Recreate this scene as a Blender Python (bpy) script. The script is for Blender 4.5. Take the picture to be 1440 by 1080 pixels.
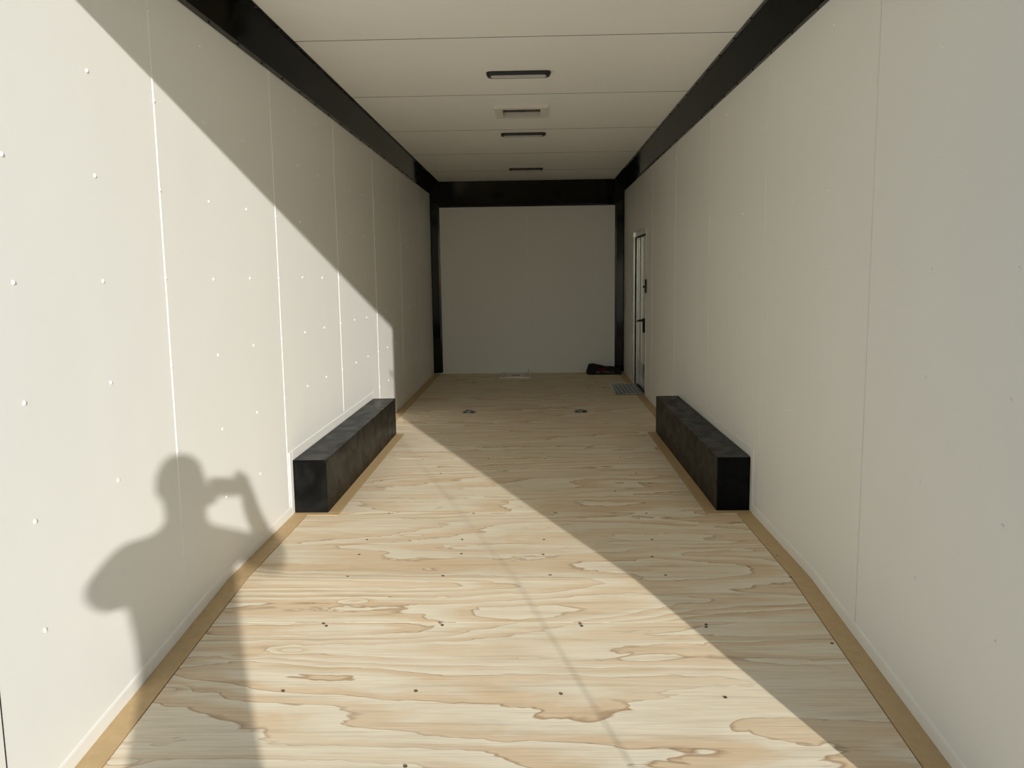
import bpy, bmesh, math, random
from mathutils import Vector, Matrix

for o in list(bpy.data.objects):
    bpy.data.objects.remove(o, do_unlink=True)
random.seed(7)
scene = bpy.context.scene
col = scene.collection

# ------------------------------------------------------------------ camera
PITCH, YAW, ROLL, F_PX = 0.1310, 0.0286, -0.0134, 1164.46
CAM = Vector((0.0812, 0.0, 1.1728))
_cp, _sp, _cy, _sy = math.cos(PITCH), math.sin(PITCH), math.cos(YAW), math.sin(YAW)
_fw = Vector((-_sy * _cp, _cy * _cp, -_sp))
_r0 = Vector((_cy, _sy, 0))
_u0 = _r0.cross(_fw)
_rt = _r0 * math.cos(ROLL) + _u0 * math.sin(ROLL)
_up = -_r0 * math.sin(ROLL) + _u0 * math.cos(ROLL)
cam_data = bpy.data.cameras.new('camera')
cam = bpy.data.objects.new('camera', cam_data)
col.objects.link(cam)
cam.matrix_world = Matrix(((_rt.x, _up.x, -_fw.x, CAM.x), (_rt.y, _up.y, -_fw.y, CAM.y),
                           (_rt.z, _up.z, -_fw.z, CAM.z), (0, 0, 0, 1)))
cam_data.sensor_width = 36.0
cam_data.lens = F_PX / 1440.0 * 36.0
cam_data.clip_start = 0.005
cam_data.clip_end = 500
scene.camera = cam

# ------------------------------------------------------------------ world, sun, exposure
SUN = Vector((-0.4025, 1.0, -0.249)).normalized()          # direction the light travels
world = bpy.data.worlds.new('sky')
scene.world = world
world.use_nodes = True
wn = world.node_tree
wn.nodes.clear()
sky = wn.nodes.new('ShaderNodeTexSky')
sky.sky_type = 'NISHITA'
sky.sun_disc = False
sky.sun_elevation = math.asin(-SUN.z)
sky.sun_rotation = math.atan2(-SUN.x, -SUN.y)
sky.air_density = 1.0
sky.ozone_density = 2.0
sky.dust_density = 0.1
bg = wn.nodes.new('ShaderNodeBackground')
bg.inputs['Strength'].default_value = 0.095
wo = wn.nodes.new('ShaderNodeOutputWorld')
wn.links.new(sky.outputs['Color'], bg.inputs['Color'])
wn.links.new(bg.outputs['Background'], wo.inputs['Surface'])

sun_data = bpy.data.lights.new('sun', 'SUN')
sun_data.energy = 4.0
sun_data.color = (1.0, 0.968, 0.90)
sun_data.angle = math.radians(0.6)
sun = bpy.data.objects.new('sun', sun_data)
col.objects.link(sun)
sun.location = (8, -20, 8)
sun.rotation_euler = SUN.to_track_quat('-Z', 'Y').to_euler()

scene.cycles.max_bounces = 10
scene.cycles.diffuse_bounces = 8
scene.view_settings.view_transform = 'Standard'
scene.view_settings.look = 'None'
scene.view_settings.gamma = 1.0
scene.view_settings.use_curve_mapping = False
scene.view_settings.exposure = 0.30

# ------------------------------------------------------------------ dimensions (metres)
L, RW = -1.138, 1.138              # side wall faces
D = 9.894                          # front end wall
ZC, ZL, CO = 2.252, 2.124, 0.126   # ceiling, top of wall lining, cove width
S = 1.2192                         # lining sheet pitch
YR = 1.395                         # rear opening
YP = 1.735                         # rear post / lining joint
KINK, SLOPE = 3.10, 0.082          # beaver tail of the floor
ZH = 2.141                         # underside of rear header


def zf(y):
    return 0.0 if y >= KINK else SLOPE * (y - KINK)


# ------------------------------------------------------------------ helpers
def ray(u, w):
    return _rt * (u - 720) - _up * (w - 540) + _fw * F_PX


def floor_px(u, w):
    g = ray(u, w)
    h = CAM + g * (-CAM.z / g.z)
    if h.y < KINK:
        t = (-SLOPE * KINK - CAM.z) / (g.z - SLOPE * g.y)
        h = CAM + g * t
    return h


class MB:
    """collects vertices and faces for one mesh"""
    def __init__(s):
        s.v, s.f = [], []

    def add(s, vs, fs):
        b = len(s.v)
        s.v += [tuple(p) for p in vs]
        s.f += [tuple(i + b for i in f) for f in fs]
        return s

    def box(s, x0, x1, y0, y1, z0, z1):
        vs = [(x, y, z) for x in (x0, x1) for y in (y0, y1) for z in (z0, z1)]
        return s.add(vs, [(0, 1, 3, 2), (4, 6, 7, 5), (0, 4, 5, 1), (2, 3, 7, 6), (0, 2, 6, 4), (1, 5, 7, 3)])

    def prism(s, prof, fn, ts):
        """profile (a,b) closed polygon swept over ts; fn(a,b,t)->xyz"""
        n = len(prof)
        vs = [fn(a, b, t) for t in ts for a, b in prof]
        fs = []
        for k in range(len(ts) - 1):
            for i in range(n):
                j = (i + 1) % n
                fs.append((k * n + i, k * n + j, (k + 1) * n + j, (k + 1) * n + i))
        fs.append(tuple(range(n)))
        fs.append(tuple((len(ts) - 1) * n + i for i in reversed(range(n))))
        return s.add(vs, fs)

    def tube(s, pts, r, seg=10):
        pts = [Vector(p) for p in pts]
        rr = r if isinstance(r, (list, tuple)) else [r] * len(pts)
        vs, fs = [], []
        for i, p in enumerate(pts):
            t = (pts[min(i + 1, len(pts) - 1)] - pts[max(i - 1, 0)]).normalized()
            a = Vector((0, 0, 1)) if abs(t.z) < 0.9 else Vector((1, 0, 0))
            u = t.cross(a).normalized()
            w = t.cross(u)
            for k in range(seg):
                q = 2 * math.pi * k / seg
                vs.append(p + (u * math.cos(q) + w * math.sin(q)) * rr[i])
        for i in range(len(pts) - 1):
            for k in range(seg):
                m = (k + 1) % seg
                fs.append((i * seg + k, i * seg + m, (i + 1) * seg + m, (i + 1) * seg + k))
        fs.append(tuple(range(seg)))
        fs.append(tuple((len(pts) - 1) * seg + k for k in reversed(range(seg))))
        return s.add(vs, fs)

    def mesh(s, name, bevel=0, smooth=False, seg=1):
        me = bpy.data.meshes.new(name)
        me.from_pydata(s.v, [], s.f)
        bm = bmesh.new()
        bm.from_mesh(me)
        bmesh.ops.recalc_face_normals(bm, faces=bm.faces)
        if bevel:
            es = [e for e in bm.edges if len(e.link_faces) == 2 and e.calc_face_angle(0) > 0.5]
            bmesh.ops.bevel(bm, geom=es, offset=bevel, segments=seg, affect='EDGES', profile=0.5)
        bm.to_mesh(me)
        bm.free()
        if smooth:
            for p in me.polygons:
                p.use_smooth = True
        return me

    def build(s, name, mat, parent=None, bevel=0, smooth=False, seg=1):
        me = s.mesh(name, bevel, smooth, seg)
        me.materials.append(mat)
        return link(name, me, parent)


def link(name, me, parent=None, loc=None, rot=None):
    o = bpy.data.objects.new(name, me)
    col.objects.link(o)
    if parent is not None:
        o.parent = parent
    if loc is not None:
        o.location = loc
    if rot is not None:
        o.rotation_euler = rot
    return o


def tag(o, label, cat, group=None, kind=None):
    o['label'] = label
    o['category'] = cat
    if group:
        o['group'] = group
    if kind:
        o['kind'] = kind
    return o


def struct(o, label, cat):
    return tag(o, label, cat, kind='structure')


def thing(name, label, cat, loc=(0, 0, 0), group=None):
    o = link(name, None, None, loc)
    o.empty_display_size = 0.1
    return tag(o, label, cat, group)


def B(x0, x1, y0, y1, z0, z1):
    return MB().box(x0, x1, y0, y1, z0, z1)


# ------------------------------------------------------------------ materials
def lin(c):
    return tuple((x / 255 / 12.92) if x / 255 <= 0.04045 else ((x / 255 + 0.055) / 1.055) ** 2.4 for x in c) + (1,)


class NT:
    def __init__(s, name):
        s.m = bpy.data.materials.new(name)
        s.m.use_nodes = True
        s.t = s.m.node_tree
        s.b = s.t.nodes['Principled BSDF']

    def n(s, kind, **kw):
        nd = s.t.nodes.new('ShaderNode' + kind)
        for k, v in kw.items():
            setattr(nd, k, v)
        return nd

    def l(s, a, b):
        s.t.links.new(a, b)

    def val(s, sock, v):
        if hasattr(v, 'links') or hasattr(v, 'is_linked'):
            s.l(v, sock)
        else:
            sock.default_value = v

    def math(s, op, a, b=0.0, c=0.0, clamp=False):
        nd = s.n('Math', operation=op, use_clamp=clamp)
        s.val(nd.inputs[0], a)
        s.val(nd.inputs[1], b)
        s.val(nd.inputs[2], c)
        return nd.outputs[0]

    def mapping(s, vec, scale, loc=(0, 0, 0)):
        nd = s.n('Mapping')
        s.l(vec, nd.inputs['Vector'])
        nd.inputs['Scale'].default_value = scale
        s.val(nd.inputs['Location'], loc)
        return nd.outputs[0]

    def noise(s, vec, scale, detail=2, rough=0.5, dist=0.0):
        nd = s.n('TexNoise')
        s.l(vec, nd.inputs['Vector'])
        nd.inputs['Scale'].default_value = scale
        nd.inputs['Detail'].default_value = detail
        nd.inputs['Roughness'].default_value = rough
        nd.inputs['Distortion'].default_value = dist
        return nd.outputs['Fac']

    def ramp(s, fac, stops, interp='LINEAR'):
        nd = s.n('ValToRGB')
        cr = nd.color_ramp
        cr.interpolation = interp
        while len(cr.elements) < len(stops):
            cr.elements.new(0.5)
        for e, (p, c) in zip(cr.elements, stops):
            e.position = p
            e.color = c
        s.l(fac, nd.inputs[0])
        return nd.outputs[0]

    def mix(s, fac, a, b, mode='MIX'):
        nd = s.n('Mix', data_type='RGBA', blend_type=mode)
        s.val(nd.inputs[0], fac)
        s.val(nd.inputs[6], a)
        s.val(nd.inputs[7], b)
        return nd.outputs[2]

    def bump(s, h, strength=0.2, dist=0.002):
        nd = s.n('Bump')
        nd.inputs['Strength'].default_value = strength
        nd.inputs['Distance'].default_value = dist
        s.l(h, nd.inputs['Height'])
        s.l(nd.outputs[0], s.b.inputs['Normal'])

    def pos(s):
        return s.n('NewGeometry').outputs['Position']


def grey(v):
    return (v, v, v, 1)


def simple(name, c, rough=0.5, metal=0.0, noise=0.0, nscale=8, bump=0.0, bscale=60, spec=0.5):
    t = NT(name)
    t.b.inputs['Roughness'].default_value = rough
    t.b.inputs['Metallic'].default_value = metal
    t.b.inputs['Specular IOR Level'].default_value = spec
    p = t.pos()
    f = t.noise(p, nscale, 4, 0.55)
    c4 = lin(c)
    lo = tuple(x * (1 - noise) for x in c4[:3]) + (1,)
    hi = tuple(min(1, x * (1 + noise)) for x in c4[:3]) + (1,)
    t.l(t.ramp(f, [(0.3, lo), (0.7, hi)]), t.b.inputs['Base Color'])
    if bump:
        t.bump(t.noise(p, bscale, 3), bump, 0.002)
    return t.m


def mat_lining(name, c):
    """painted / vinyl faced lining sheet, faint waviness"""
    t = NT(name)
    p = t.pos()
    a = t.noise(t.mapping(p, (1, 1, 0.5)), 1.6, 3, 0.5)
    c4 = lin(c)
    t.l(t.ramp(a, [(0.25, tuple(x * 0.965 for x in c4[:3]) + (1,)), (0.75, c4)]), t.b.inputs['Base Color'])
    t.b.inputs['Roughness'].default_value = 0.42
    t.b.inputs['Specular IOR Level'].default_value = 0.35
    h = t.math('ADD', t.math('MULTIPLY', t.noise(p, 2.2, 2), 1.0), t.math('MULTIPLY', t.noise(p, 220, 2), 0.012))
    t.bump(h, 0.25, 0.012)
    return t.m


def mat_plywood():
    t = NT('plywood')
    geo = t.n('NewGeometry')
    rnd = t.n('ObjectInfo').outputs['Random']
    cx = t.n('CombineXYZ')
    t.l(t.math('MULTIPLY', rnd, 37.0), cx.inputs[0])
    t.l(t.math('MULTIPLY', rnd, 91.0), cx.inputs[1])
    add = t.n('VectorMath', operation='ADD')
    t.l(geo.outputs['Position'], add.inputs[0])
    t.l(cx.outputs[0], add.inputs[1])
    p = add.outputs[0]
    # slow height field whose contours are the rotary-cut figure, stretched along x
    broad = t.noise(t.mapping(p, (0.42, 2.3, 1.0)), 1.0, 1.5, 0.4, 0.35)
    wob = t.noise(t.mapping(p, (3.2, 9.0, 1.0)), 1.0, 3, 0.6, 0.5)
    vor = t.n('TexVoronoi', feature='SMOOTH_F1')
    vor.inputs['Smoothness'].default_value = 0.3
    vor.inputs['Scale'].default_value = 1.0
    t.l(t.mapping(p, (2.1, 6.2, 1.0)), vor.inputs['Vector'])
    mr = t.n('MapRange', interpolation_type='SMOOTHSTEP')
    t.l(vor.outputs['Distance'], mr.inputs['Value'])
    mr.inputs['From Min'].default_value = 0.0
    mr.inputs['From Max'].default_value = 0.20
    mr.inputs['To Min'].default_value = 1.0
    mr.inputs['To Max'].default_value = 0.0
    knot = mr.outputs[0]
    h = t.math('ADD', broad, t.math('MULTIPLY', wob, 0.085))
    h = t.math('ADD', h, t.math('MULTIPLY', knot, 0.075))
    band = t.math('FRACT', t.math('MULTIPLY', h, 16.0))
    light, cream = lin((246, 235, 212)), lin((240, 227, 202))
    tan, dark = lin((231, 206, 172)), lin((184, 155, 122))
    c1 = t.ramp(band, [(0.0, dark), (0.035, light), (0.40, cream), (0.72, tan), (0.93, tan), (1.0, dark)])
    # patches where the figure fades to plain wood
    fade = t.noise(t.mapping(p, (0.9, 3.0, 1.0)), 1.0, 3, 0.5)
    fd = t.ramp(fade, [(0.34, grey(0.25)), (0.58, grey(1.0))])
    c2 = t.mix(fd, cream, c1)
    fib = t.noise(t.mapping(p, (5.0, 170.0, 1.0)), 1.0, 3, 0.6)
    c3 = t.mix(1.0, c2, t.ramp(fib, [(0.28, grey(0.83)), (0.58, grey(1.0))]), 'MULTIPLY')
    streak = t.noise(t.mapping(p, (1.6, 34.0, 1.0)), 1.0, 3, 0.6)
    c4 = t.mix(1.0, c3, t.ramp(streak, [(0.25, (0.82, 0.77, 0.70, 1)), (0.5, grey(1.0))]), 'MULTIPLY')
    t.l(c4, t.b.inputs['Base Color'])
    t.b.inputs['Roughness'].default_value = 0.55
    t.b.inputs['Specular IOR Level'].default_value = 0.3
    t.bump(t.math('ADD', fib, t.math('MULTIPLY', band, 0.3)), 0.12, 0.001)
    return t.m


def mat_board():
    t = NT('edge_board')
    p = t.pos()
    f = t.noise(p, 30, 4, 0.6)
    t.l(t.ramp(f, [(0.3, lin((192, 163, 119))), (0.7, lin((204, 175, 131)))]), t.b.inputs['Base Color'])
    t.b.inputs['Roughness'].default_value = 0.6
    return t.m


def mat_gloss_black():
    t = NT('gloss_black_metal')
    p = t.pos()
    sm = t.noise(p, 7, 5, 0.7, 0.6)
    t.b.inputs['Base Color'].default_value = (0.003, 0.003, 0.003, 1)
    t.l(t.ramp(sm, [(0.45, grey(0.06)), (0.75, grey(0.16))]), t.b.inputs['Roughness'])
    t.b.inputs['Specular IOR Level'].default_value = 0.25
    return t.m


def mat_box_black():
    """satin black sheet with dusty wipe marks"""
    t = NT('satin_black_sheet')
    p = t.pos()
    sm = t.noise(t.mapping(p, (3.0, 2.0, 3.0)), 2.2, 5, 0.65, 1.2)
    t.l(t.ramp(sm, [(0.42, lin((7, 7, 7))), (0.72, lin((24, 24, 22)))]), t.b.inputs['Base Color'])
    t.l(t.ramp(sm, [(0.35, grey(0.30)), (0.7, grey(0.50))]), t.b.inputs['Roughness'])
    t.b.inputs['Specular IOR Level'].default_value = 0.12
    return t.m


M = {}
M['wall'] = mat_lining('white_lining', (239, 239, 235))
M['ceil'] = mat_lining('ceiling_lining', (246, 245, 240))
M['trimw'] = simple('white_trim', (240, 239, 233), 0.4, noise=0.02)
M['skin_out'] = simple('outer_skin', (60, 60, 60), 0.5)
M['gap'] = simple('dark_gap', (24, 22, 20), 0.9)
M['ply'] = mat_plywood()
M['board'] = mat_board()
M['gloss'] = mat_gloss_black()
M['boxblk'] = mat_box_black()
M['blk'] = simple('black_plastic', (18, 16, 15), 0.35, noise=0.1)
M['lens'] = simple('lamp_lens', (205, 203, 200), 0.3, noise=0.03)
M['screw'] = simple('zinc_screw', (120, 112, 98), 0.35, metal=0.9)
M['screww'] = simple('white_screw', (240, 239, 233), 0.35)
M['alu'] = simple('brushed_aluminium', (232, 232, 230), 0.25, metal=0.85, noise=0.06, nscale=20)
M['aluplate'] = simple('tread_plate_aluminium', (100, 107, 114), 0.4, metal=0.4, noise=0.1, nscale=30)
M['door'] = simple('door_skin', (205, 203, 192), 0.12, noise=0.02)
M['rubber'] = simple('black_rubber', (14, 13, 12), 0.7)
M['steel'] = simple('galvanised_steel', (150, 152, 150), 0.35, metal=0.9, noise=0.15, nscale=60)
M['plate'] = simple('pale_metal_plate', (236, 232, 222), 0.45, metal=0.0, noise=0.06)
M['bag'] = simple('black_nylon', (12, 12, 13), 0.6, noise=0.2, nscale=60, bump=0.4, bscale=30)
M['red'] = simple('red_print', (120, 16, 32), 0.6)
M['white'] = simple('white_print', (190, 185, 180), 0.6)
M['lid'] = simple('vent_lid', (60, 52, 42), 0.5)
M['vent'] = simple('vent_plastic', (222, 216, 206), 0.4, noise=0.02)
M['ground'] = simple('concrete_yard', (224, 223, 220), 0.9, noise=0.12, nscale=3, bump=0.4, bscale=40)
M['skin'] = simple('skin', (190, 140, 112), 0.5, noise=0.05)
M['shirt'] = simple('grey_shirt', (92, 96, 104), 0.85, noise=0.05)
M['jeans'] = simple('denim', (52, 62, 84), 0.85, noise=0.1, nscale=40)
M['shoe'] = simple('shoe_leather', (48, 40, 34), 0.6)
M['hair'] = simple('dark_hair', (40, 30, 24), 0.7)
M['glass'] = simple('phone_glass', (10, 10, 12), 0.08)

# ------------------------------------------------------------------ ground and shell
gnd = B(-45, 45, -50, 45, -0.76, -0.56).build('ground', M['ground'])
struct(gnd, 'pale concrete yard the trailer stands on', 'ground')

# fasteners (shared meshes)
def dome_mesh(name, r, h, mat, seg=8, socket=False):
    mb = MB()
    rings = [(r, 0.0), (r * 0.9, h * 0.55), (r * 0.5, h * 0.95)]
    if socket:
        rings = [(r, 0.0), (r * 0.95, h), (r * 0.45, h), (r * 0.35, h * 0.2)]
    vs = [(a * math.cos(2 * math.pi * k / seg), a * math.sin(2 * math.pi * k / seg), z) for a, z in rings for k in range(seg)]
    fs = []
    for i in range(len(rings) - 1):
        for k in range(seg):
            m = (k + 1) % seg
            fs.append((i * seg + k, i * seg + m, (i + 1) * seg + m, (i + 1) * seg + k))
    fs.append(tuple((len(rings) - 1) * seg + k for k in range(seg)))
    mb.add(vs, fs)
    me = mb.mesh(name, smooth=not socket)
    me.materials.append(mat)
    return me


ME_RIVET = dome_mesh('screw', 0.0062, 0.0042, M['screww'])
ME_FSCREW = dome_mesh('screw', 0.0056, 0.0016, M['screw'], socket=True)
ME_BSCREW = dome_mesh('screw', 0.0065, 0.0045, M['blk'])
ROT_L, ROT_R = (0, math.pi / 2, 0), (0, -math.pi / 2, 0)
ROWS = [2.024, 1.746, 1.462, 1.174, 0.885, 0.595, 0.320]
TP = 0.006


def in_box(y, z):
    return 3.97 < y < 6.14 and z < 0.36


def side_wall(name, face, out, first, label):
    """face: x of the lining face, out: -1 left / +1 right"""
    xs = sorted((face + out * 0.045, face + out * 0.085))
    wall = B(xs[0], xs[1], YR, D + 0.1, -0.20, 2.43).build(name, M['skin_out'])
    struct(wall, label, 'wall')
    # panels
    edges = [(YP if out < 0 else 1.66) - 0.003]
    y = first
    while y < D - 0.2:
        edges.append(y)
        y += S
    edges.append(D - 0.001)
    x0, x1 = sorted((face, face + out * 0.03))
    for a, b in zip(edges[:-1], edges[1:]):
        mb = MB()
        a, b = a + (0.0035 if out < 0 else -0.001), b - (-0.001 if out < 0 else 0.0035)
        if b > D - 0.1:
            b = D - 0.001

        def col_(ya, yb, za=None):
            # sheet following the floor at its lower edge
            ys = [ya] + ([KINK] if ya < KINK < yb else []) + [yb]
            for p_, q_ in zip(ys[:-1], ys[1:]):
                vs = []
                for xx in (x0, x1):
                    for yy in (p_, q_):
                        vs += [(xx, yy, (zf(yy) - 0.005) if za is None else za), (xx, yy, ZL + 0.05)]
                mb.add(vs, [(0, 1, 3, 2), (4, 6, 7, 5), (0, 4, 5, 1), (2, 3, 7, 6), (0, 2, 6, 4), (1, 5, 7, 3)])
        if out > 0 and a < 8.80 and b > 7.93:
            if a < 7.95:
                col_(a, 7.95)
            col_(max(a, 7.95), min(b, 8.80), 1.555)
            if b > 8.80:
                col_(8.80, b)
        else:
            col_(a, b)
        mb.build('wall_panel', M['wall'], wall)
    # seam strips with a raised rib
    for y in edges[1:-1]:
        zb = zf(y) + 0.045
        if 4.0 < y < 6.1:
            zb = 0.33
        if out > 0 and 7.93 < y < 8.86:
            zb = 1.60
        h_ = 0.0014 if out < 0 else 0.0012
        d_ = 1 if out < 0 else -1
        prof = [(-0.010 * d_, 0), (-0.009 * d_, h_), (-0.0058 * d_, h_), (-0.0052 * d_, h_ * 0.4), (-0.0046 * d_, h_ * 0.4), (-0.004 * d_, h_), (0.0005 * d_, h_), (0.001 * d_, 0)]
        MB().prism(prof, lambda a, b, t: (face - out * b, y + a, t), [zb, ZL + 0.01]).build('seam_strip', M['wall'], wall)
    # fasteners on a regular pitch
    rot = ROT_L if out < 0 else ROT_R
    y = first - 2 * S / 3
    k = 1
    while y < D - 0.05:
        seam = (k % 3 == 0)
        for z in ROWS:
            if in_box(y, z) or (out > 0 and 7.85 < y < 8.92 and z < 1.64) or y > 8.9:
                continue
            off = (-0.005 if out < 0 else 0.005) if seam else 0.0
            link('screw', ME_RIVET, wall, (face - out * (0.001 if seam else 0), y + off, z + random.uniform(-.004, .004)), rot)
        y += S / 3
        k += 1
    return wall


WL = side_wall('wall_left', L, -1, 2.733, 'long off-white panelled left wall with the sunlit triangle and the shadow')
WR = side_wall('wall_right', RW, 1, 2.662, 'long off-white panelled right wall, in shade, with the side door')

# front end wall
wb = B(L - 0.09, RW + 0.09, D + 0.045, D + 0.085, -0.2, 2.43).build('wall_back', M['skin_out'])
struct(wb, 'off-white end wall at the far end, framed in black', 'wall')
B(L, -0.002, D, D + 0.03, -0.005, ZC).build('wall_panel', M['wall'], wb)
B(0.002, RW, D, D + 0.03, -0.005, ZC).build('wall_panel', M['wall'], wb)
MB().prism([(-0.009, 0), (-0.008, 0.003), (0.008, 0.003), (0.009, 0)], lambda a, b, t: (a, D - b, t), [0.05, 1.97]).build('seam_strip', M['trimw'], wb)
for x in (-0.80, -0.41, 0.006, 0.41, 0.80):
    for z in ROWS[1:]:
        link('screw', ME_RIVET, wb, (x, D - (0.003 if abs(x) < .1 else 0), z), (math.pi / 2, 0, 0))

# floor: plywood sheets laid crosswise, grain across the trailer
fl = MB()
fl.add([(x, y, z + dz) for x in (L - .08, RW + .08) for y, z in ((YR, zf(YR)), (KINK, 0), (D + .08, 0)) for dz in (-0.12, -0.022)],
       [(0, 1, 3, 2), (2, 3, 5, 4), (6, 8, 9, 7), (8, 10, 11, 9), (0, 2, 8, 6), (2, 4, 10, 8), (1, 7, 9, 3), (3, 9, 11, 5), (0, 6, 7, 1), (4, 5, 11, 10)])
floor = fl.build('floor', M['gap'])
struct(floor, 'plywood trailer floor in wide crosswise sheets, tan boards along its edges', 'floor')
fe = [YR, 2.752, 4.012]
while fe[-1] + S < D - 0.3:
    fe.append(fe[-1] + S)
fe.append(D - 0.002)
SX = 0.078                                   # tan edge board width
BX0, BX1, BH = 4.0153, 6.0919, 0.2704        # wheel boxes
BLX, BRX = L + 0.1707, RW - 0.1651
for a, b in zip(fe[:-1], fe[1:]):
    ys = [a + 0.0012] + ([KINK] if a < KINK < b else []) + [b - 0.0012]
    cuts = sorted(set(ys + [c for c in (BX0 - 0.045, BX1 + 0.002) if a < c < b]))
    mb = MB()
    for p_, q_ in zip(cuts[:-1], cuts[1:]):
        mid = (p_ + q_) / 2
        xa, xb = L + SX, RW - SX
        if BX0 - 0.045 < mid < BX1 + 0.002:
            xa, xb = BLX + 0.062, BRX - 0.062
        if 8.02 < mid < 8.76:
            pass
        vs = [(x, y, zf(y) + dz) for x in (xa, xb) for y in (p_, q_) for dz in (-0.02, 0)]
        mb.add(vs, [(0, 1, 3, 2), (4, 6, 7, 5), (0, 4, 5, 1), (2, 3, 7, 6), (0, 2, 6, 4), (1, 5, 7, 3)])
    mb.build('plywood_sheet', M['ply'], floor)


def board(x0, x1, y0, y1, top=0.0015):
    ys = [y0] + ([KINK] if y0 < KINK < y1 else []) + [y1]
    MB().prism([(x0, -0.02), (x0, top), (x1, top), (x1, -0.02)], lambda a, b, t: (a, t, zf(t) + b), ys).build('edge_board', M['board'], floor)


for sgn, face, bx in ((1, L, BLX), (-1, RW, BRX)):
    def bd(o0, o1, y0, y1):
        a, b = sorted((face + sgn * o0, face + sgn * o1))
        board(a, b, y0, y1)
    w = abs(bx - face)
    bd(0, SX - 0.003, YR, BX0 - 0.046)
    bd(0, w + 0.060, BX0 - 0.044, BX0 - 0.001)
    bd(w + 0.001, w + 0.060, BX0, BX1)
    bd(0, SX - 0.003, BX1 + 0.004, 8.018 if sgn < 0 else D - 0.03)
    if sgn < 0:
        bd(0, SX - 0.003, 8.765, D - 0.03)

fs_px = [(547, 722), (666, 722), (781, 721), (909, 722), (516, 759), (650, 759), (765, 759), (917, 759),
         (505, 780), (649, 779), (764, 780), (917, 783), (489, 811), (623, 810), (774, 809), (936, 809), (1093, 782),
         (455, 877), (459, 880.5), (619, 876), (622, 879.5), (816, 877), (818, 880.5), (993, 878.5), (993, 882),
         (398, 972), (585, 972), (789, 976), (1020, 981), (570, 1078), (595, 646), (687, 645), (767, 645), (872, 644),
         (1170, 905), (1112, 812), (865, 691), (895, 666), (852, 596), (620, 666)]
for u, w in fs_px:
    h = floor_px(u, w)
    link('screw', ME_FSCREW, floor, (h.x, h.y, h.z + 0.0005), (SLOPE if h.y < KINK else 0, 0, random.random()))

# ceiling
roof = B(L - 0.09, RW + 0.09, YR - 0.02, D + 0.1, 2.39, 2.43).build('ceiling', M['skin_out'])
struct(roof, 'off-white trailer ceiling of broad crosswise panels with fine dark joints', 'ceiling')
ce = [YR + 0.1, 3.96 - S]
while ce[-1] + S < D - 0.2:
    ce.append(ce[-1] + S)
ce.append(D - 0.02)
VX0, VX1, VY0, VY1 = -0.167 + 0.045, 0.180 - 0.045, 5.535 + 0.045, 5.885 - 0.045
for i, (a, b) in enumerate(zip(ce[:-1], ce[1:])):
    a, b = a + 0.002, b - 0.002
    xa, xb, z0, z1 = L + 0.08, RW - 0.08, ZC, ZC + 0.008
    mb = MB()
    if a < VY0 < b:
        mb.box(xa, VX0, a, b, z0, z1).box(VX1, xb, a, b, z0, z1).box(VX0, VX1, a, VY0, z0, z1).box(VX0, VX1, VY1, b, z0, z1)
    else:
        mb.box(xa, xb, a, b, z0, z1)
    o = mb.build('ceiling_panel', M['ceil'], roof)
    # one sheet edge sags a touch over its neighbour
    B(xa, xb, b - 0.0008, b + 0.0048, z0 - 0.0006, z1).build('joint_strip', M['gap'], roof)
for a in ce[1:-1]:
    for x in (-0.85, -0.43, 0.0, 0.43, 0.85):
        for dy in (0.36, 0.76):
            if 5.4 < a + dy < 6.0 and abs(x) < 0.3:
                continue
            if a + dy < D - 0.2:
                link('screw', ME_RIVET, roof, (x, a + dy, ZC), (math.pi, 0, 0)).scale = (0.7, 0.7, 0.5)

# rear frame: posts and header
for n, (sgn, face) in enumerate(((-1, L), (1, RW))):
    a, b = sorted((face, face + sgn * 0.085))
    mb = MB().prism([(a, 0), (b, 0), (b, 1), (a, 1)], lambda p, q, t: (p, t, (zf(t) - 0.02) if q == 0 else 2.40), [YR, (YP if sgn < 0 else 1.66) - 0.003])
    o = mb.build('trim_%d' % (n + 1), M['wall'])
    yq = YP if sgn < 0 else 1.66
    a, b = sorted((face - sgn * 0.0006, face + sgn * 0.02))
    B(a, b, yq - 0.0028, yq + 0.0008, zf(yq), 2.12).build('joint_strip', M['gap'], o)
    struct(o, ('left' if sgn < 0 else 'right') + ' white post of the rear door opening', 'post')
o = B(L, RW, YR, YR + 0.10, ZH, 2.40).build('trim_3', M['wall'])
struct(o, 'white header across the rear door opening', 'header')

# coves: gloss black folded metal between wall and ceiling
LIP = 0.021
for n, (sgn, face) in enumerate(((1, L), (-1, RW))):
    prof = [(0.0005, ZL), (0.0030, ZL), (0.0030, ZL + LIP), (CO - LIP, ZC - 0.0030), (CO, ZC - 0.0030), (CO, ZC - 0.0005), (CO - LIP - .002, ZC - 0.0005), (0.0005, ZL + LIP + 0.004)]
    o = MB().prism(prof, lambda a, b, t: (face + sgn * a, t, b), [YR + 0.1, D - 0.001]).build('trim_%d' % (n + 4), M['gloss'])
    struct(o, 'gloss black cove trim between %s wall and ceiling' % ('left' if sgn > 0 else 'right'), 'trim')
    k = 0
    y = 1.62
    while y < D - 0.2:
        link('screw', ME_BSCREW, o, (face + sgn * 0.003, y + 0.1, ZL + 0.010), ROT_L if sgn > 0 else ROT_R)
        link('screw', ME_BSCREW, o, (face + sgn * (CO - 0.010), y, ZC - 0.003), (math.pi, 0, 0))
        y += S / 4
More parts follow.
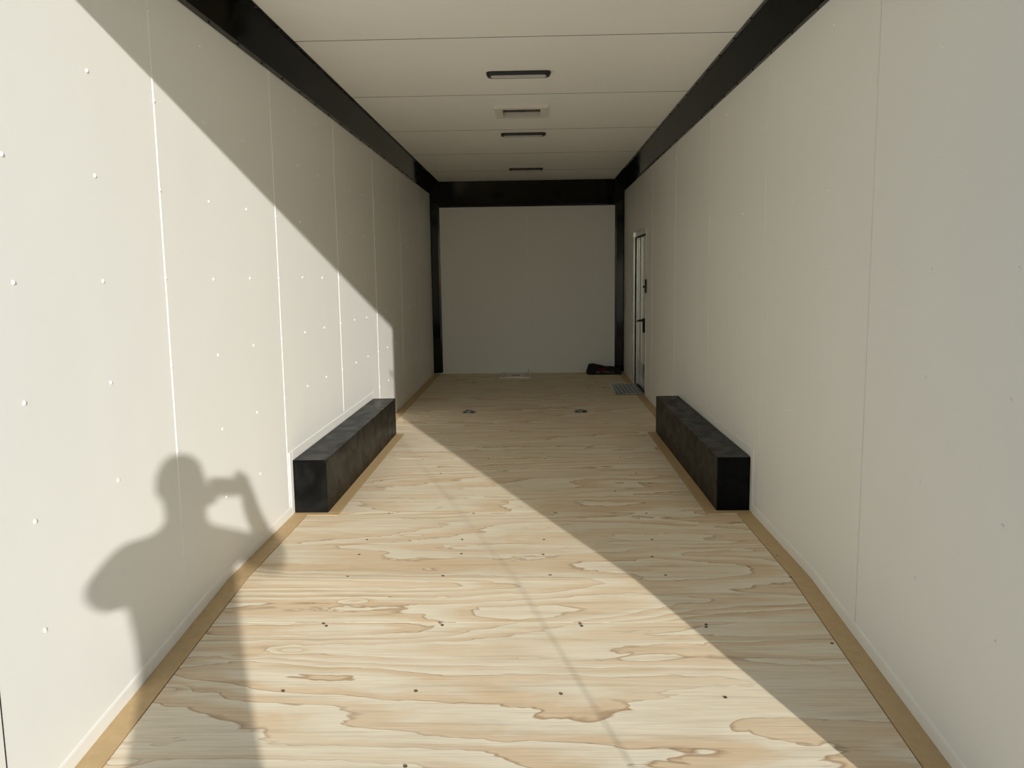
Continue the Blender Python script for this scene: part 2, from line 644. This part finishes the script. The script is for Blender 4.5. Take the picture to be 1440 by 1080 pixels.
# end wall: black cove band and corner trims
prof = [(D - 0.002, 1.966), (D - 0.004, 1.966), (D - 0.004, 1.966 + LIP), (D - CO + LIP, ZC - 0.004), (D - CO, ZC - 0.004), (D - CO, ZC - 0.001), (D - 0.002, ZC - 0.001)]
o = MB().prism(prof, lambda a, b, t: (t, a, b), [L + 0.001, RW - 0.001]).build('trim_6', M['gloss'])
struct(o, 'broad gloss black band across the top of the end wall', 'trim')
for n, (sgn, face) in enumerate(((1, L), (-1, RW))):
    prof = [(0.001, D - 0.001), (0.001, D - 0.030), (0.004, D - 0.030), (0.012, D - 0.026), (0.085, D - 0.008), (0.108, D - 0.005), (0.108, D - 0.001)]
    o = MB().prism(prof, lambda a, b, t: (face + sgn * a, b, t), [0.012, 2.12]).build('trim_%d' % (n + 7), M['gloss'])
    struct(o, 'upright gloss black corner trim at the %s end of the end wall' % ('left' if sgn > 0 else 'right'), 'trim')
o = B(L + 0.02, RW - 0.02, D - 0.008, D - 0.001, 0.001, 0.016).build('baseboard_back', M['trimw'])
struct(o, 'thin white strip at the foot of the end wall', 'baseboard')

# white base trim along the walls, rising over the wheel boxes
for nm, sgn, face in (('baseboard_left', 1, L), ('baseboard_right', -1, RW)):
    root = link(nm, None)
    struct(root, 'low white base trim along the foot of the %s wall and round its black box' % nm.split('_')[1], 'baseboard')
    H = 0.047

    def run(y0, y1):
        ys = [y0] + ([KINK] if y0 < KINK < y1 else []) + [y1]
        MB().prism([(0.0, 0.002), (0.0045, 0.002), (0.0045, H - 0.008), (0.003, H - 0.003), (0.0, H)], lambda a, b, t: (face + sgn * a, t, zf(t) + b), ys).build('trim_strip', M['trimw'], root)
    run(YP if sgn > 0 else 1.66, BX0 - 0.046)
    run(BX1 + 0.046, 7.90 if sgn < 0 else D - 0.05)
    if sgn < 0:
        run(8.86, D - 0.05)
    t0, t1 = sorted((face, face + sgn * 0.0045))
    B(t0, t1, BX0 - 0.045, BX0 - 0.001, 0.002, BH + 0.046).build('trim_strip', M['trimw'], root, bevel=0.001)
    B(t0, t1, BX1 + 0.001, BX1 + 0.045, 0.002, BH + 0.046).build('trim_strip', M['trimw'], root, bevel=0.001)
    B(t0, t1, BX0, BX1, BH + 0.001, BH + 0.046).build('trim_strip', M['trimw'], root, bevel=0.001)

# ------------------------------------------------------------------ wheel boxes
for sgn, face, bx, lab in ((1, L, BLX, 'black sheet-metal wheel box against the left wall, in sunlight'),
                           (-1, RW, BRX, 'black sheet-metal wheel box against the right wall, in shade')):
    root = thing('wheel_box', lab, 'wheel box', (face + sgn * 0.085, BX0, 0), 'wheel boxes')
    w = abs(bx - face)

    def bb(o0, o1, y0, y1, z0, z1):
        a, b = sorted((face + sgn * o0 - root.location.x, face + sgn * o1 - root.location.x))
        return B(a, b, y0 - BX0, y1 - BX0, z0, z1)
    bb(0.005, w + 0.002, BX0 - 0.002, BX1 + 0.002, BH - 0.004, BH).build('top_panel', M['boxblk'], root, bevel=0.0015)
    bb(w - 0.003, w, BX0, BX1, 0.002, BH - 0.0045).build('side_panel', M['boxblk'], root)
    bb(0.005, w - 0.0035, BX0, BX0 + 0.003, 0.002, BH - 0.0045).build('end_panel', M['boxblk'], root)
    bb(0.005, w - 0.0035, BX1 - 0.003, BX1, 0.002, BH - 0.0045).build('end_panel', M['boxblk'], root)
    bb(w - 0.0005, w + 0.0012, BX0 - 0.0012, BX0 + 0.006, 0.002, BH - 0.0045).build('corner_fold', M['boxblk'], root)

# ------------------------------------------------------------------ ceiling lamps
def capsule(lx, ly, r, seg=6):
    pts = []
    for cx, cy, a0 in ((lx - r, ly - r, 0), (-lx + r, ly - r, 90), (-lx + r, -ly + r, 180), (lx - r, -ly + r, 270)):
        for k in range(seg + 1):
            a = math.radians(a0 + 90 * k / seg)
            pts.append((cx + r * math.cos(a), cy + r * math.sin(a)))
    return pts


def scaled_loft(mb, rings):
    n = len(rings[0])
    vs = [p for r in rings for p in r]
    fs = [(i * n + k, i * n + (k + 1) % n, (i + 1) * n + (k + 1) % n, (i + 1) * n + k) for i in range(len(rings) - 1) for k in range(n)]
    fs.append(tuple(range(n)))
    fs.append(tuple((len(rings) - 1) * n + k for k in reversed(range(n))))
    return mb.add(vs, fs)


lamp_labels = ['unlit black-framed ceiling lamp nearest the rear opening, before the square vent',
               'unlit black-framed ceiling lamp just beyond the square vent',
               'unlit black-framed ceiling lamp farthest in, near the black end band']
for y, lab in zip((4.645, 6.585, 8.710), lamp_labels):
    root = thing('ceiling_lamp', lab, 'ceiling lamp', (0.006, y, ZC), 'ceiling lamps')
    root.rotation_euler = (0, 0, 0.004)
    rings = []
    for lx, ly, z in ((0.1735, 0.050, 0.0), (0.1735, 0.050, -0.008), (0.168, 0.047, -0.017), (0.160, 0.043, -0.020), (0.152, 0.038, -0.020), (0.151, 0.037, -0.016)):
        rings.append([(x, q, z) for x, q in capsule(lx, ly, min(0.030, ly * 0.8))])
    scaled_loft(MB(), rings).build('housing', M['blk'], root)
    rings = []
    for lx, ly, z in ((0.1505, 0.0365, -0.015), (0.1505, 0.0365, -0.018), (0.146, 0.033, -0.0205)):
        rings.append([(x, q, z) for x, q in capsule(lx, ly, 0.016)])
    scaled_loft(MB(), rings).build('lens', M['lens'], root)

# ------------------------------------------------------------------ roof vent
vx, vy = (VX0 + VX1) / 2, (VY0 + VY1) / 2
hx, hy = (VX1 - VX0) / 2, (VY1 - VY0) / 2
root = thing('roof_vent', 'square white roof vent recessed in the ceiling between two lamps', 'roof vent', (vx, vy, ZC))
mb = MB()
FW, FT = 0.047, 0.013
mb.box(-hx - FW, hx + FW, -hy - FW, -hy, -FT, 0).box(-hx - FW, hx + FW, hy, hy + FW, -FT, 0)
mb.box(-hx - FW, -hx, -hy, hy, -FT, 0).box(hx, hx + FW, -hy, hy, -FT, 0)
fr = mb.build('frame', M['vent'], root)
for s_ in ((-hx, -hx + 0.004, -hy, hy), (hx - 0.004, hx, -hy, hy), (-hx, hx, -hy, -hy + 0.004), (-hx, hx, hy - 0.004, hy)):
    B(s_[0], s_[1], s_[2], s_[3], -FT, 0.115).build('inner_wall', M['vent'], root)
B(-hx, hx, -hy, hy, 0.020, 0.028).build('lid', M['lid'], root)
MB().tube([(0, -0.06, 0.020), (0, -0.06, -0.010)], [0.034, 0.030], 16).build('crank_knob', M['lid'], root)
for x in (-hx - 0.025, hx + 0.025):
    for y in (-hy * 0.7, hy * 0.7):
        link('screw', ME_RIVET, root, (x, y, -FT), (math.pi, 0, 0)).scale = (0.6, 0.6, 0.6)

# ------------------------------------------------------------------ side door
DY0, DY1, DZ1 = 7.95, 8.80, 1.555
door = link('door_1', None, None, (RW, (DY0 + DY1) / 2, 0))
struct(door, 'pale flush side door in a silver frame near the far end of the right wall', 'door')
oy = (DY0 + DY1) / 2


def db(x0, x1, y0, y1, z0, z1):
    return B(x0, x1, y0 - oy, y1 - oy, z0, z1)


db(0.030, 0.044, DY0, DY1 - 0.006, 0.006, DZ1).build('door_panel', M['door'], door)
db(-0.024, 0.0, DY1 - 0.008, DY1 + 0.028, 0.0, DZ1 + 0.040).build('jamb', M['alu'], door, bevel=0.003)
db(-0.004, 0.030, DY0 - 0.020, DY0, 0.0, DZ1 + 0.040).build('jamb', M['trimw'], door, bevel=0.002)
db(-0.008, 0.0, DY0, DY1 - 0.009, DZ1 - 0.010, DZ1 + 0.040).build('head_frame', M['alu'], door, bevel=0.002)
db(0.0005, 0.012, DY1 - 0.004, DY1 - 0.0005, 0.0, DZ1 - 0.001).build('gasket', M['rubber'], door)
db(0.0005, 0.030, DY0 + 0.001, DY1 - 0.005, DZ1 - 0.014, DZ1 - 0.001).build('gasket', M['rubber'], door)
db(0.0125, 0.0295, DY1 - 0.012, DY1 - 0.0005, 0.006, DZ1 - 0.015).build('door_edge', M['alu'], door, bevel=0.002)
db(0.0285, 0.0299, DY0 + 0.02, DY1 - 0.05, 0.12, 0.27).build('kick_panel', simple('grey_kick_panel', (176, 176, 168), 0.15), door)
hb = db(-0.006, 0.0299, 8.105, 8.155, 0.595, 0.735).build('handle_plate', M['blk'], door, bevel=0.004)
MB().tube([(0.012, 8.13 - oy, 0.715), (-0.034, 8.13 - oy, 0.715), (-0.046, 8.14 - oy, 0.712), (-0.050, 8.22 - oy, 0.700)], [0.013, 0.011, 0.010, 0.008], 8).build('lever', M['blk'], hb)
sw = db(-0.016, -0.001, 7.885, 7.925, 0.985, 1.115).build('catch_plate', M['blk'], door, bevel=0.004)
db(-0.030, -0.014, 7.92, 7.95, 1.035, 1.055).build('catch_tongue', M['blk'], sw, bevel=0.003)

# tread plate at the door
TX0, TX1, TY0, TY1 = 0.862, RW + 0.010, 8.022, 8.760
tp = thing('tread_plate', 'diamond-patterned metal tread plate on the floor at the side door', 'tread plate', ((TX0 + TX1) / 2, (TY0 + TY1) / 2, 0))
ox, oy2 = (TX0 + TX1) / 2, (TY0 + TY1) / 2
wx, wy = (TX1 - TX0) / 2, (TY1 - TY0) / 2
B(-wx, wx, -wy, wy, 0.0005, 0.004).build('plate', M['aluplate'], tp)
B(-wx, wx, wy - 0.050, wy, 0.004, 0.012).build('edge_strip', M['alu'], tp, bevel=0.002)
B(-wx, wx, -wy, -wy + 0.020, 0.004, 0.008).build('edge_strip', M['alu'], tp, bevel=0.002)
B(-wx, -wx + 0.022, -wy, wy, 0.004, 0.008).build('edge_strip', M['alu'], tp, bevel=0.002)
mb = MB()
i = 0
y = -wy + 0.045
while y < wy - 0.07:
    x = -wx + 0.045
    j = 0
    while x < wx - 0.015:
        a = math.radians(45 if (i + j) % 2 else -45)
        ca, sa = math.cos(a), math.sin(a)
        vs = []
        for px, py, pz in ((-0.024, 0, 0), (0, -0.010, 0), (0.024, 0, 0), (0, 0.010, 0), (-0.010, 0, 0.004), (0.010, 0, 0.004)):
            vs.append((x + px * ca - py * sa, y + 2.2 * (px * sa + py * ca), 0.004 + pz))
        mb.add(vs, [(0, 1, 4), (1, 5, 4), (1, 2, 5), (2, 3, 5), (3, 4, 5), (3, 0, 4)])
        x += 0.040
        j += 1
    y += 0.085
    i += 1
lug = mb.build('raised_lugs', simple('bright_lugs', (210, 214, 218), 0.3, metal=0.2), tp)
lug['kind'] = 'stuff'

# ------------------------------------------------------------------ tie-down rings
def tie_down(x, y, lab):
    root = thing('tie_down_ring', lab, 'tie-down ring', (x, y, 0), 'floor tie-down rings')
    mb = MB()
    mb.box(-0.054, 0.054, -0.055, -0.043, 0, 0.003).box(-0.054, 0.054, 0.043, 0.055, 0, 0.003)
    mb.box(-0.054, -0.043, -0.043, 0.043, 0, 0.003).box(0.043, 0.054, -0.043, 0.043, 0, 0.003)
    mb.build('flange', M['steel'], root)
    B(-0.043, 0.043, -0.043, 0.043, 0.0003, 0.0010).build('pan', M['gap'], root)
    pts = [(0.030 * math.cos(a), 0.030 * math.sin(a), 0.009 + 0.004 * math.sin(a)) for a in [math.pi * k / 12 for k in range(13)]]
    pts = [(0.030, -0.022, 0.008)] + pts + [(-0.030, -0.022, 0.008), (0.030, -0.022, 0.008)]
    MB().tube(pts, 0.0058, 8).build('ring', M['steel'], root, smooth=True)
    B(-0.014, 0.014, -0.034, -0.012, 0.001, 0.017).build('bracket', M['steel'], root, bevel=0.003)


tie_down(-0.495, 7.05, 'recessed steel tie-down ring left of the middle, just beyond the sunlit floor')
tie_down(0.467, 7.035, 'recessed steel tie-down ring right of the middle, between the black boxes and door')

# ------------------------------------------------------------------ plate by the end wall
root = thing('floor_plate', 'small pale metal plate with a dark slot on the floor at the end wall', 'floor plate', (-0.155, 9.635, 0))
mb = MB()
mb.box(-0.105, 0.105, -0.225, -0.03, 0, 0.006).box(-0.105, 0.105, 0.07, 0.235, 0, 0.006)
mb.box(-0.105, -0.045, -0.03, 0.07, 0, 0.006).box(0.055, 0.105, -0.03, 0.07, 0, 0.006)
mb.build('plate', M['plate'], root)
B(-0.045, 0.055, -0.03, 0.07, 0.0002, 0.001).build('slot', M['rubber'], root)
B(-0.178, 0.178, -0.230, -0.2255, 0, 0.010).build('rim', M['plate'], root)
for x in (-0.165, -0.142, -0.119, 0.121, 0.146, 0.168):
    B(x - 0.008, x + 0.008, -0.225, 0.235, 0.0, 0.014).build('rib', M['plate'], root, bevel=0.003)

# ------------------------------------------------------------------ black bag in the corner
def bag_point(u, v):
    """u along x 0..1, v around the section 0..1 (front edge over the top to the back)"""
    x = 0.715 + 0.375 * u
    h = 0.118 - 0.042 * min(1, max(0, (u - 0.12) / 0.62)) + 0.003 * math.sin(u * 19)
    prof = [(9.655, 0.004), (9.690, 0.020), (9.735, 0.55 * h), (9.775, 0.95 * h), (9.810, h), (9.840, 0.80 * h), (9.855, 0.35 * h), (9.858, 0.004)]
    k = v * (len(prof) - 1)
    i = min(int(k), len(prof) - 2)
    f = k - i
    y = prof[i][0] * (1 - f) + prof[i + 1][0] * f
    z = prof[i][1] * (1 - f) + prof[i + 1][1] * f
    ends = 0.030 * (1 - min(1, z / h)) * (1 - min(1, u / 0.08))
    y += 0.006 * math.sin(u * 17 + z * 40)
    return Vector((x - ends, y, max(0.003, z + 0.004 * math.sin(u * 13 + v * 9) * min(1, z * 30))))


root = thing('folded_bag', 'limp black fabric bag with red print slumped in the far right corner', 'bag', (0.90, 9.76, 0))
o0 = root.location
NU, NV = 26, 16
vs = [bag_point(i / NU, j / NV) - o0 for i in range(NU + 1) for j in range(NV + 1)]
fs = [(i * (NV + 1) + j, (i + 1) * (NV + 1) + j, (i + 1) * (NV + 1) + j + 1, i * (NV + 1) + j + 1) for i in range(NU) for j in range(NV)]
for i in (0, NU):
    fs.append(tuple(i * (NV + 1) + j for j in range(NV + 1)))
fs.append(tuple([i * (NV + 1) for i in range(NU + 1)] + [i * (NV + 1) + NV for i in reversed(range(NU + 1))]))
MB().add(vs, fs).build('bag_body', M['bag'], root, smooth=True)
MB().tube([Vector((0.700, 9.650, 0.006)) - o0, Vector((0.90, 9.642, 0.006)) - o0, Vector((1.085, 9.650, 0.006)) - o0], 0.006, 6).build('hem', M['bag'], root)


def patch(name, us, vfun, mat):
    mb = MB()
    for u0, u1, v0, v1 in us:
        n = 4
        pts = []
        for k in range(n + 1):
            u = u0 + (u1 - u0) * k / n
            for v in (v0, v1):
                q = bag_point(u, v) - o0
                pts.append(q + Vector((0, -0.003, 0.0025)))
        mb.add(pts, [(2 * k, 2 * k + 2, 2 * k + 3, 2 * k + 1) for k in range(n)])
    return mb.build(name, mat, root)


for q in [(0.22, 0.29, 0.19, 0.225), (0.30, 0.38, 0.19, 0.27), (0.385, 0.47, 0.19, 0.29), (0.475, 0.55, 0.19, 0.27), (0.56, 0.62, 0.19, 0.23)]:
    patch('red_mark', [q], None, M['red'])
for q in [(0.20, 0.34, 0.150, 0.168), (0.42, 0.47, 0.148, 0.172), (0.49, 0.53, 0.148, 0.172), (0.55, 0.61, 0.145, 0.175), (0.63, 0.67, 0.148, 0.172), (0.70, 0.76, 0.14, 0.172)]:
    patch('white_mark', [q], None, M['white'])

# ------------------------------------------------------------------ ramp door outside, let down behind the camera
RY1, RZ1 = -0.86, -0.50
ramp = thing('ramp_door', 'let-down rear ramp door below the opening, held by a thin cable each side', 'ramp door', (0, 1.36, -0.15))
ro = ramp.location


def ramp_pt(x, y, dz):
    f = (1.36 - y) / (1.36 - RY1)
    return Vector((x, y, -0.15 + (RZ1 + 0.15) * f + dz)) - ro


MB().prism([(-1.08, 0), (1.08, 0), (1.08, -0.05), (-1.08, -0.05)], lambda a, b, t: ramp_pt(a, t, b), [1.36, RY1]).build('ramp_panel', M['ply'], ramp)
for x in (-1.1, 1.1):
    MB().tube([Vector((x, YR - 0.005, 1.742)) - ro, Vector((x, 0.2, 0.530)) - ro, Vector((x, -0.80, -0.484)) - ro], 0.0027, 8).build('cable', M['steel'], ramp)
    MB().tube([Vector((x - 0.04, YR - 0.012, 1.742)) - ro, Vector((x + 0.04, YR - 0.012, 1.742)) - ro], 0.010, 8).build('cable_anchor', M['steel'], ramp)

# ------------------------------------------------------------------ person taking the picture
def skin_mesh(name, chains, mat, parent, sub=2):
    """chains: lists of (x,y,z,rx,ry); a vertex repeated exactly joins chains; each island gets a root"""
    idx, vs, rad, es = {}, [], [], []
    for ch in chains:
        prev = None
        for p in ch:
            key = tuple(round(c, 4) for c in p[:3])
            if key not in idx:
                idx[key] = len(vs)
                vs.append(Vector(p[:3]))
                rad.append((p[3], p[4] if len(p) > 4 else p[3]))
            k = idx[key]
            if prev is not None:
                es.append((prev, k))
            prev = k
    me = bpy.data.meshes.new(name)
    me.from_pydata(vs, es, [])
    o = link(name, me, parent)
    me.materials.append(mat)
    md = o.modifiers.new('skin', 'SKIN')
    md.use_smooth_shade = True
    # islands
    par = list(range(len(vs)))

    def find(a):
        while par[a] != a:
            a = par[a]
        return a
    for a, b in es:
        par[find(a)] = find(b)
    seen = set()
    layer = me.skin_vertices[0].data
    for i, r in enumerate(rad):
        layer[i].radius = r
        layer[i].use_root = False
        g = find(i)
        if g not in seen:
            seen.add(g)
            layer[i].use_root = True
    sb = o.modifiers.new('subdivision', 'SUBSURF')
    sb.levels = sb.render_levels = sub
    return o


PX, PY = 0.115, -0.33
person = thing('person', 'person in grey shirt and jeans on the ramp, raising a phone, whose shadow falls inside', 'person', (PX, PY, -0.42))
po = person.location


def T(ch):
    return [(p[0] - po.x, p[1] - po.y, p[2] - po.z) + tuple(p[3:]) for p in ch]


pelvis = (0.115, -0.335, 0.52, 0.145, 0.10)
waist = (0.115, -0.340, 0.68, 0.138, 0.10)
chest = (0.110, -0.335, 0.86, 0.155, 0.11)
upper = (0.103, -0.325, 0.985, 0.105, 0.085)
neck = (0.098, -0.305, 1.085, 0.054, 0.056)
jaw = (0.095, -0.285, 1.150, 0.062, 0.075)
skull = (0.094, -0.290, 1.225, 0.073, 0.090)
crown = (0.094, -0.295, 1.290, 0.056, 0.068)
shL = (-0.050, -0.320, 0.998, 0.066, 0.062)
elL = (-0.178, -0.170, 0.862, 0.046, 0.046)
wrL = (0.020, -0.035, 1.085, 0.028, 0.024)
plL = (0.030, -0.044, 1.118, 0.024, 0.020)
shR = (0.250, -0.325, 0.990, 0.060, 0.060)
elR = (0.390, -0.150, 0.860, 0.050, 0.050)
wrR = (0.254, -0.050, 1.052, 0.040, 0.034)
plR = (0.240, -0.044, 1.118, 0.034, 0.028)
hipL, hipR = (0.030, -0.335, 0.46, 0.085, 0.090), (0.205, -0.335, 0.46, 0.085, 0.090)
knL, knR = (0.010, -0.330, 0.04, 0.058, 0.060), (0.235, -0.335, 0.03, 0.058, 0.060)
anL, anR = (-0.002, -0.375, -0.330, 0.038, 0.040), (0.255, -0.385, -0.335, 0.038, 0.040)
chains = [T([pelvis, waist, chest, upper, neck, jaw, skull, crown]),
          T([jaw, (0.095, -0.200, 1.165, 0.020, 0.020)]), T([upper, shL, elL, wrL, plL]), T([upper, shR, elR, wrR, plR, (0.230, -0.044, 1.165, 0.028, 0.022)]),
          T([pelvis, hipL, knL, anL]), T([pelvis, hipR, knR, anR])]
# fingers: right hand grips the right end of the phone, left hand steadies the left end
for (ax, az) in ((0.204, 1.178), (0.200, 1.156), (0.197, 1.134), (0.196, 1.114)):
    ln = 0.9 if az > 1.17 else 1.0
    chains.append(T([(0.232, -0.022, az - 0.018, 0.0085), (0.228, 0.004, az - 0.006, 0.0085), (ax, 0.012, az, 0.0078), (ax - 0.024 * ln, 0.010, az + 0.001, 0.0068)]))
chains.append(T([(0.228, -0.038, 1.165, 0.016), (0.218, -0.036, 1.200, 0.015), (0.192, -0.030, 1.206, 0.013), (0.174, -0.026, 1.203, 0.011)]))
chains.append(T([(0.228, -0.040, 1.105, 0.011), (0.212, -0.040, 1.128, 0.010), (0.192, -0.030, 1.142, 0.0085)]))
for (ax, az) in ((0.058, 1.098), (0.060, 1.088), (0.066, 1.080)):
    chains.append(T([(0.034, -0.024, az + 0.012, 0.0082), (0.044, 0.002, az, 0.0080), (ax + 0.004, 0.010, az + 0.004, 0.0074), (ax + 0.020, 0.010, az + 0.010, 0.0065)]))
chains.append(T([(0.036, -0.018, 1.128, 0.0085), (0.040, -0.008, 1.160, 0.0082), (0.046, -0.006, 1.186, 0.0072)]))
chains.append(T([(0.038, -0.042, 1.115, 0.010), (0.058, -0.038, 1.130, 0.009), (0.080, -0.030, 1.138, 0.008)]))
skin_mesh('body', chains, M['skin'], person)
# clothing
g = lambda p, k: p[:3] + (p[3] + k, (p[4] if len(p) > 4 else p[3]) + k)
midL = (-0.112, -0.250, 0.940, 0.076, 0.072)
foreL = (-0.120, -0.125, 0.935, 0.050, 0.050)
midR = (0.325, -0.240, 0.930, 0.074, 0.070)
foreR = (0.322, -0.100, 0.955, 0.064, 0.056)
skin_mesh('shirt', [T([(0.115, -0.335, 0.36, 0.195, 0.155), (0.115, -0.335, 0.46, 0.190, 0.150), (0.115, -0.340, 0.66, 0.168, 0.125), g(chest, 0.022), (0.103, -0.325, 0.985, 0.118, 0.098), (0.099, -0.310, 1.050, 0.066, 0.066)]),
                    T([(0.103, -0.325, 0.985, 0.118, 0.098), g(shL, 0.012), midL, g(elL, 0.020), foreL]),
                    T([(0.103, -0.325, 0.985, 0.118, 0.098), g(shR, 0.012), midR, g(elR, 0.014), foreR])], M['shirt'], person)
skin_mesh('trousers', [T([(0.115, -0.335, 0.66, 0.146, 0.106), (0.115, -0.335, 0.50, 0.160, 0.112), g(hipL, 0.018), g(knL, 0.022), (0.000, -0.370, -0.300, 0.066, 0.070)]),
                       T([(0.115, -0.335, 0.50, 0.160, 0.112), g(hipR, 0.018), g(knR, 0.022), (0.252, -0.380, -0.305, 0.066, 0.070)])], M['jeans'], person)
for x, y, a in ((-0.004, -0.385, 0.06), (0.258, -0.395, -0.06)):
    zz = lambda yy: -0.15 + (RZ1 + 0.15) * (1.36 - yy) / (1.36 - RY1)
    skin_mesh('shoe', [T([(x, y - 0.035, zz(y - 0.035) + 0.045, 0.042, 0.044), (x, y + 0.04, zz(y + .04) + 0.048, 0.044, 0.046), (x - a * 2, y + 0.14, zz(y + .14) + 0.036, 0.046, 0.034), (x - a * 2.5, y + 0.20, zz(y + .2) + 0.030, 0.036, 0.026)])], M['shoe'], person)
skin_mesh('hair', [T([(0.094, -0.345, 1.175, 0.060, 0.050), (0.094, -0.330, 1.235, 0.080, 0.072), (0.094, -0.300, 1.285, 0.072, 0.078), (0.094, -0.245, 1.300, 0.050, 0.050)])], M['hair'], person)
for s_ in (-1, 1):
    skin_mesh('ear', [T([(0.094 + s_ * 0.076, -0.282, 1.180, 0.012, 0.008), (0.094 + s_ * 0.084, -0.288, 1.205, 0.015, 0.008), (0.094 + s_ * 0.082, -0.286, 1.225, 0.012, 0.007)])], M['skin'], person, 1)
    MB().tube([(0.094 + s_ * 0.032 - po.x, -0.212 - po.y, 1.215 - po.z), (0.094 + s_ * 0.032 - po.x, -0.198 - po.y, 1.215 - po.z)], [0.013, 0.008], 10).build('eye', M['white'], person)
MB().tube([(0.074 - po.x, -0.204 - po.y, 1.140 - po.z), (0.095 - po.x, -0.198 - po.y, 1.138 - po.z), (0.116 - po.x, -0.204 - po.y, 1.140 - po.z)], 0.006, 8).build('mouth', simple('lips', (150, 84, 76), 0.5), person)

# phone: its lens is where the picture is taken from
ph = thing('phone', 'dark phone held sideways in the hands of the person on the ramp', 'phone', (0.139, -0.0085, 1.146))
ph.rotation_euler = (-PITCH, -ROLL, YAW)
rings = []
for dy, k in ((-0.004, 0.002), (-0.003, 0.0), (0.002, 0.0), (0.003, 0.002)):
    rings.append([(x, dy, z) for x, z in capsule(0.075 - k, 0.0375 - k, 0.010)])
scaled_loft(MB(), rings).build('phone_case', M['glass'], ph)
rings = [[(x, dy, z) for x, z in capsule(0.069, 0.033, 0.006)] for dy in (-0.0045, -0.0041)]
scaled_loft(MB(), rings).build('screen', simple('phone_screen', (30, 32, 36), 0.06), ph)
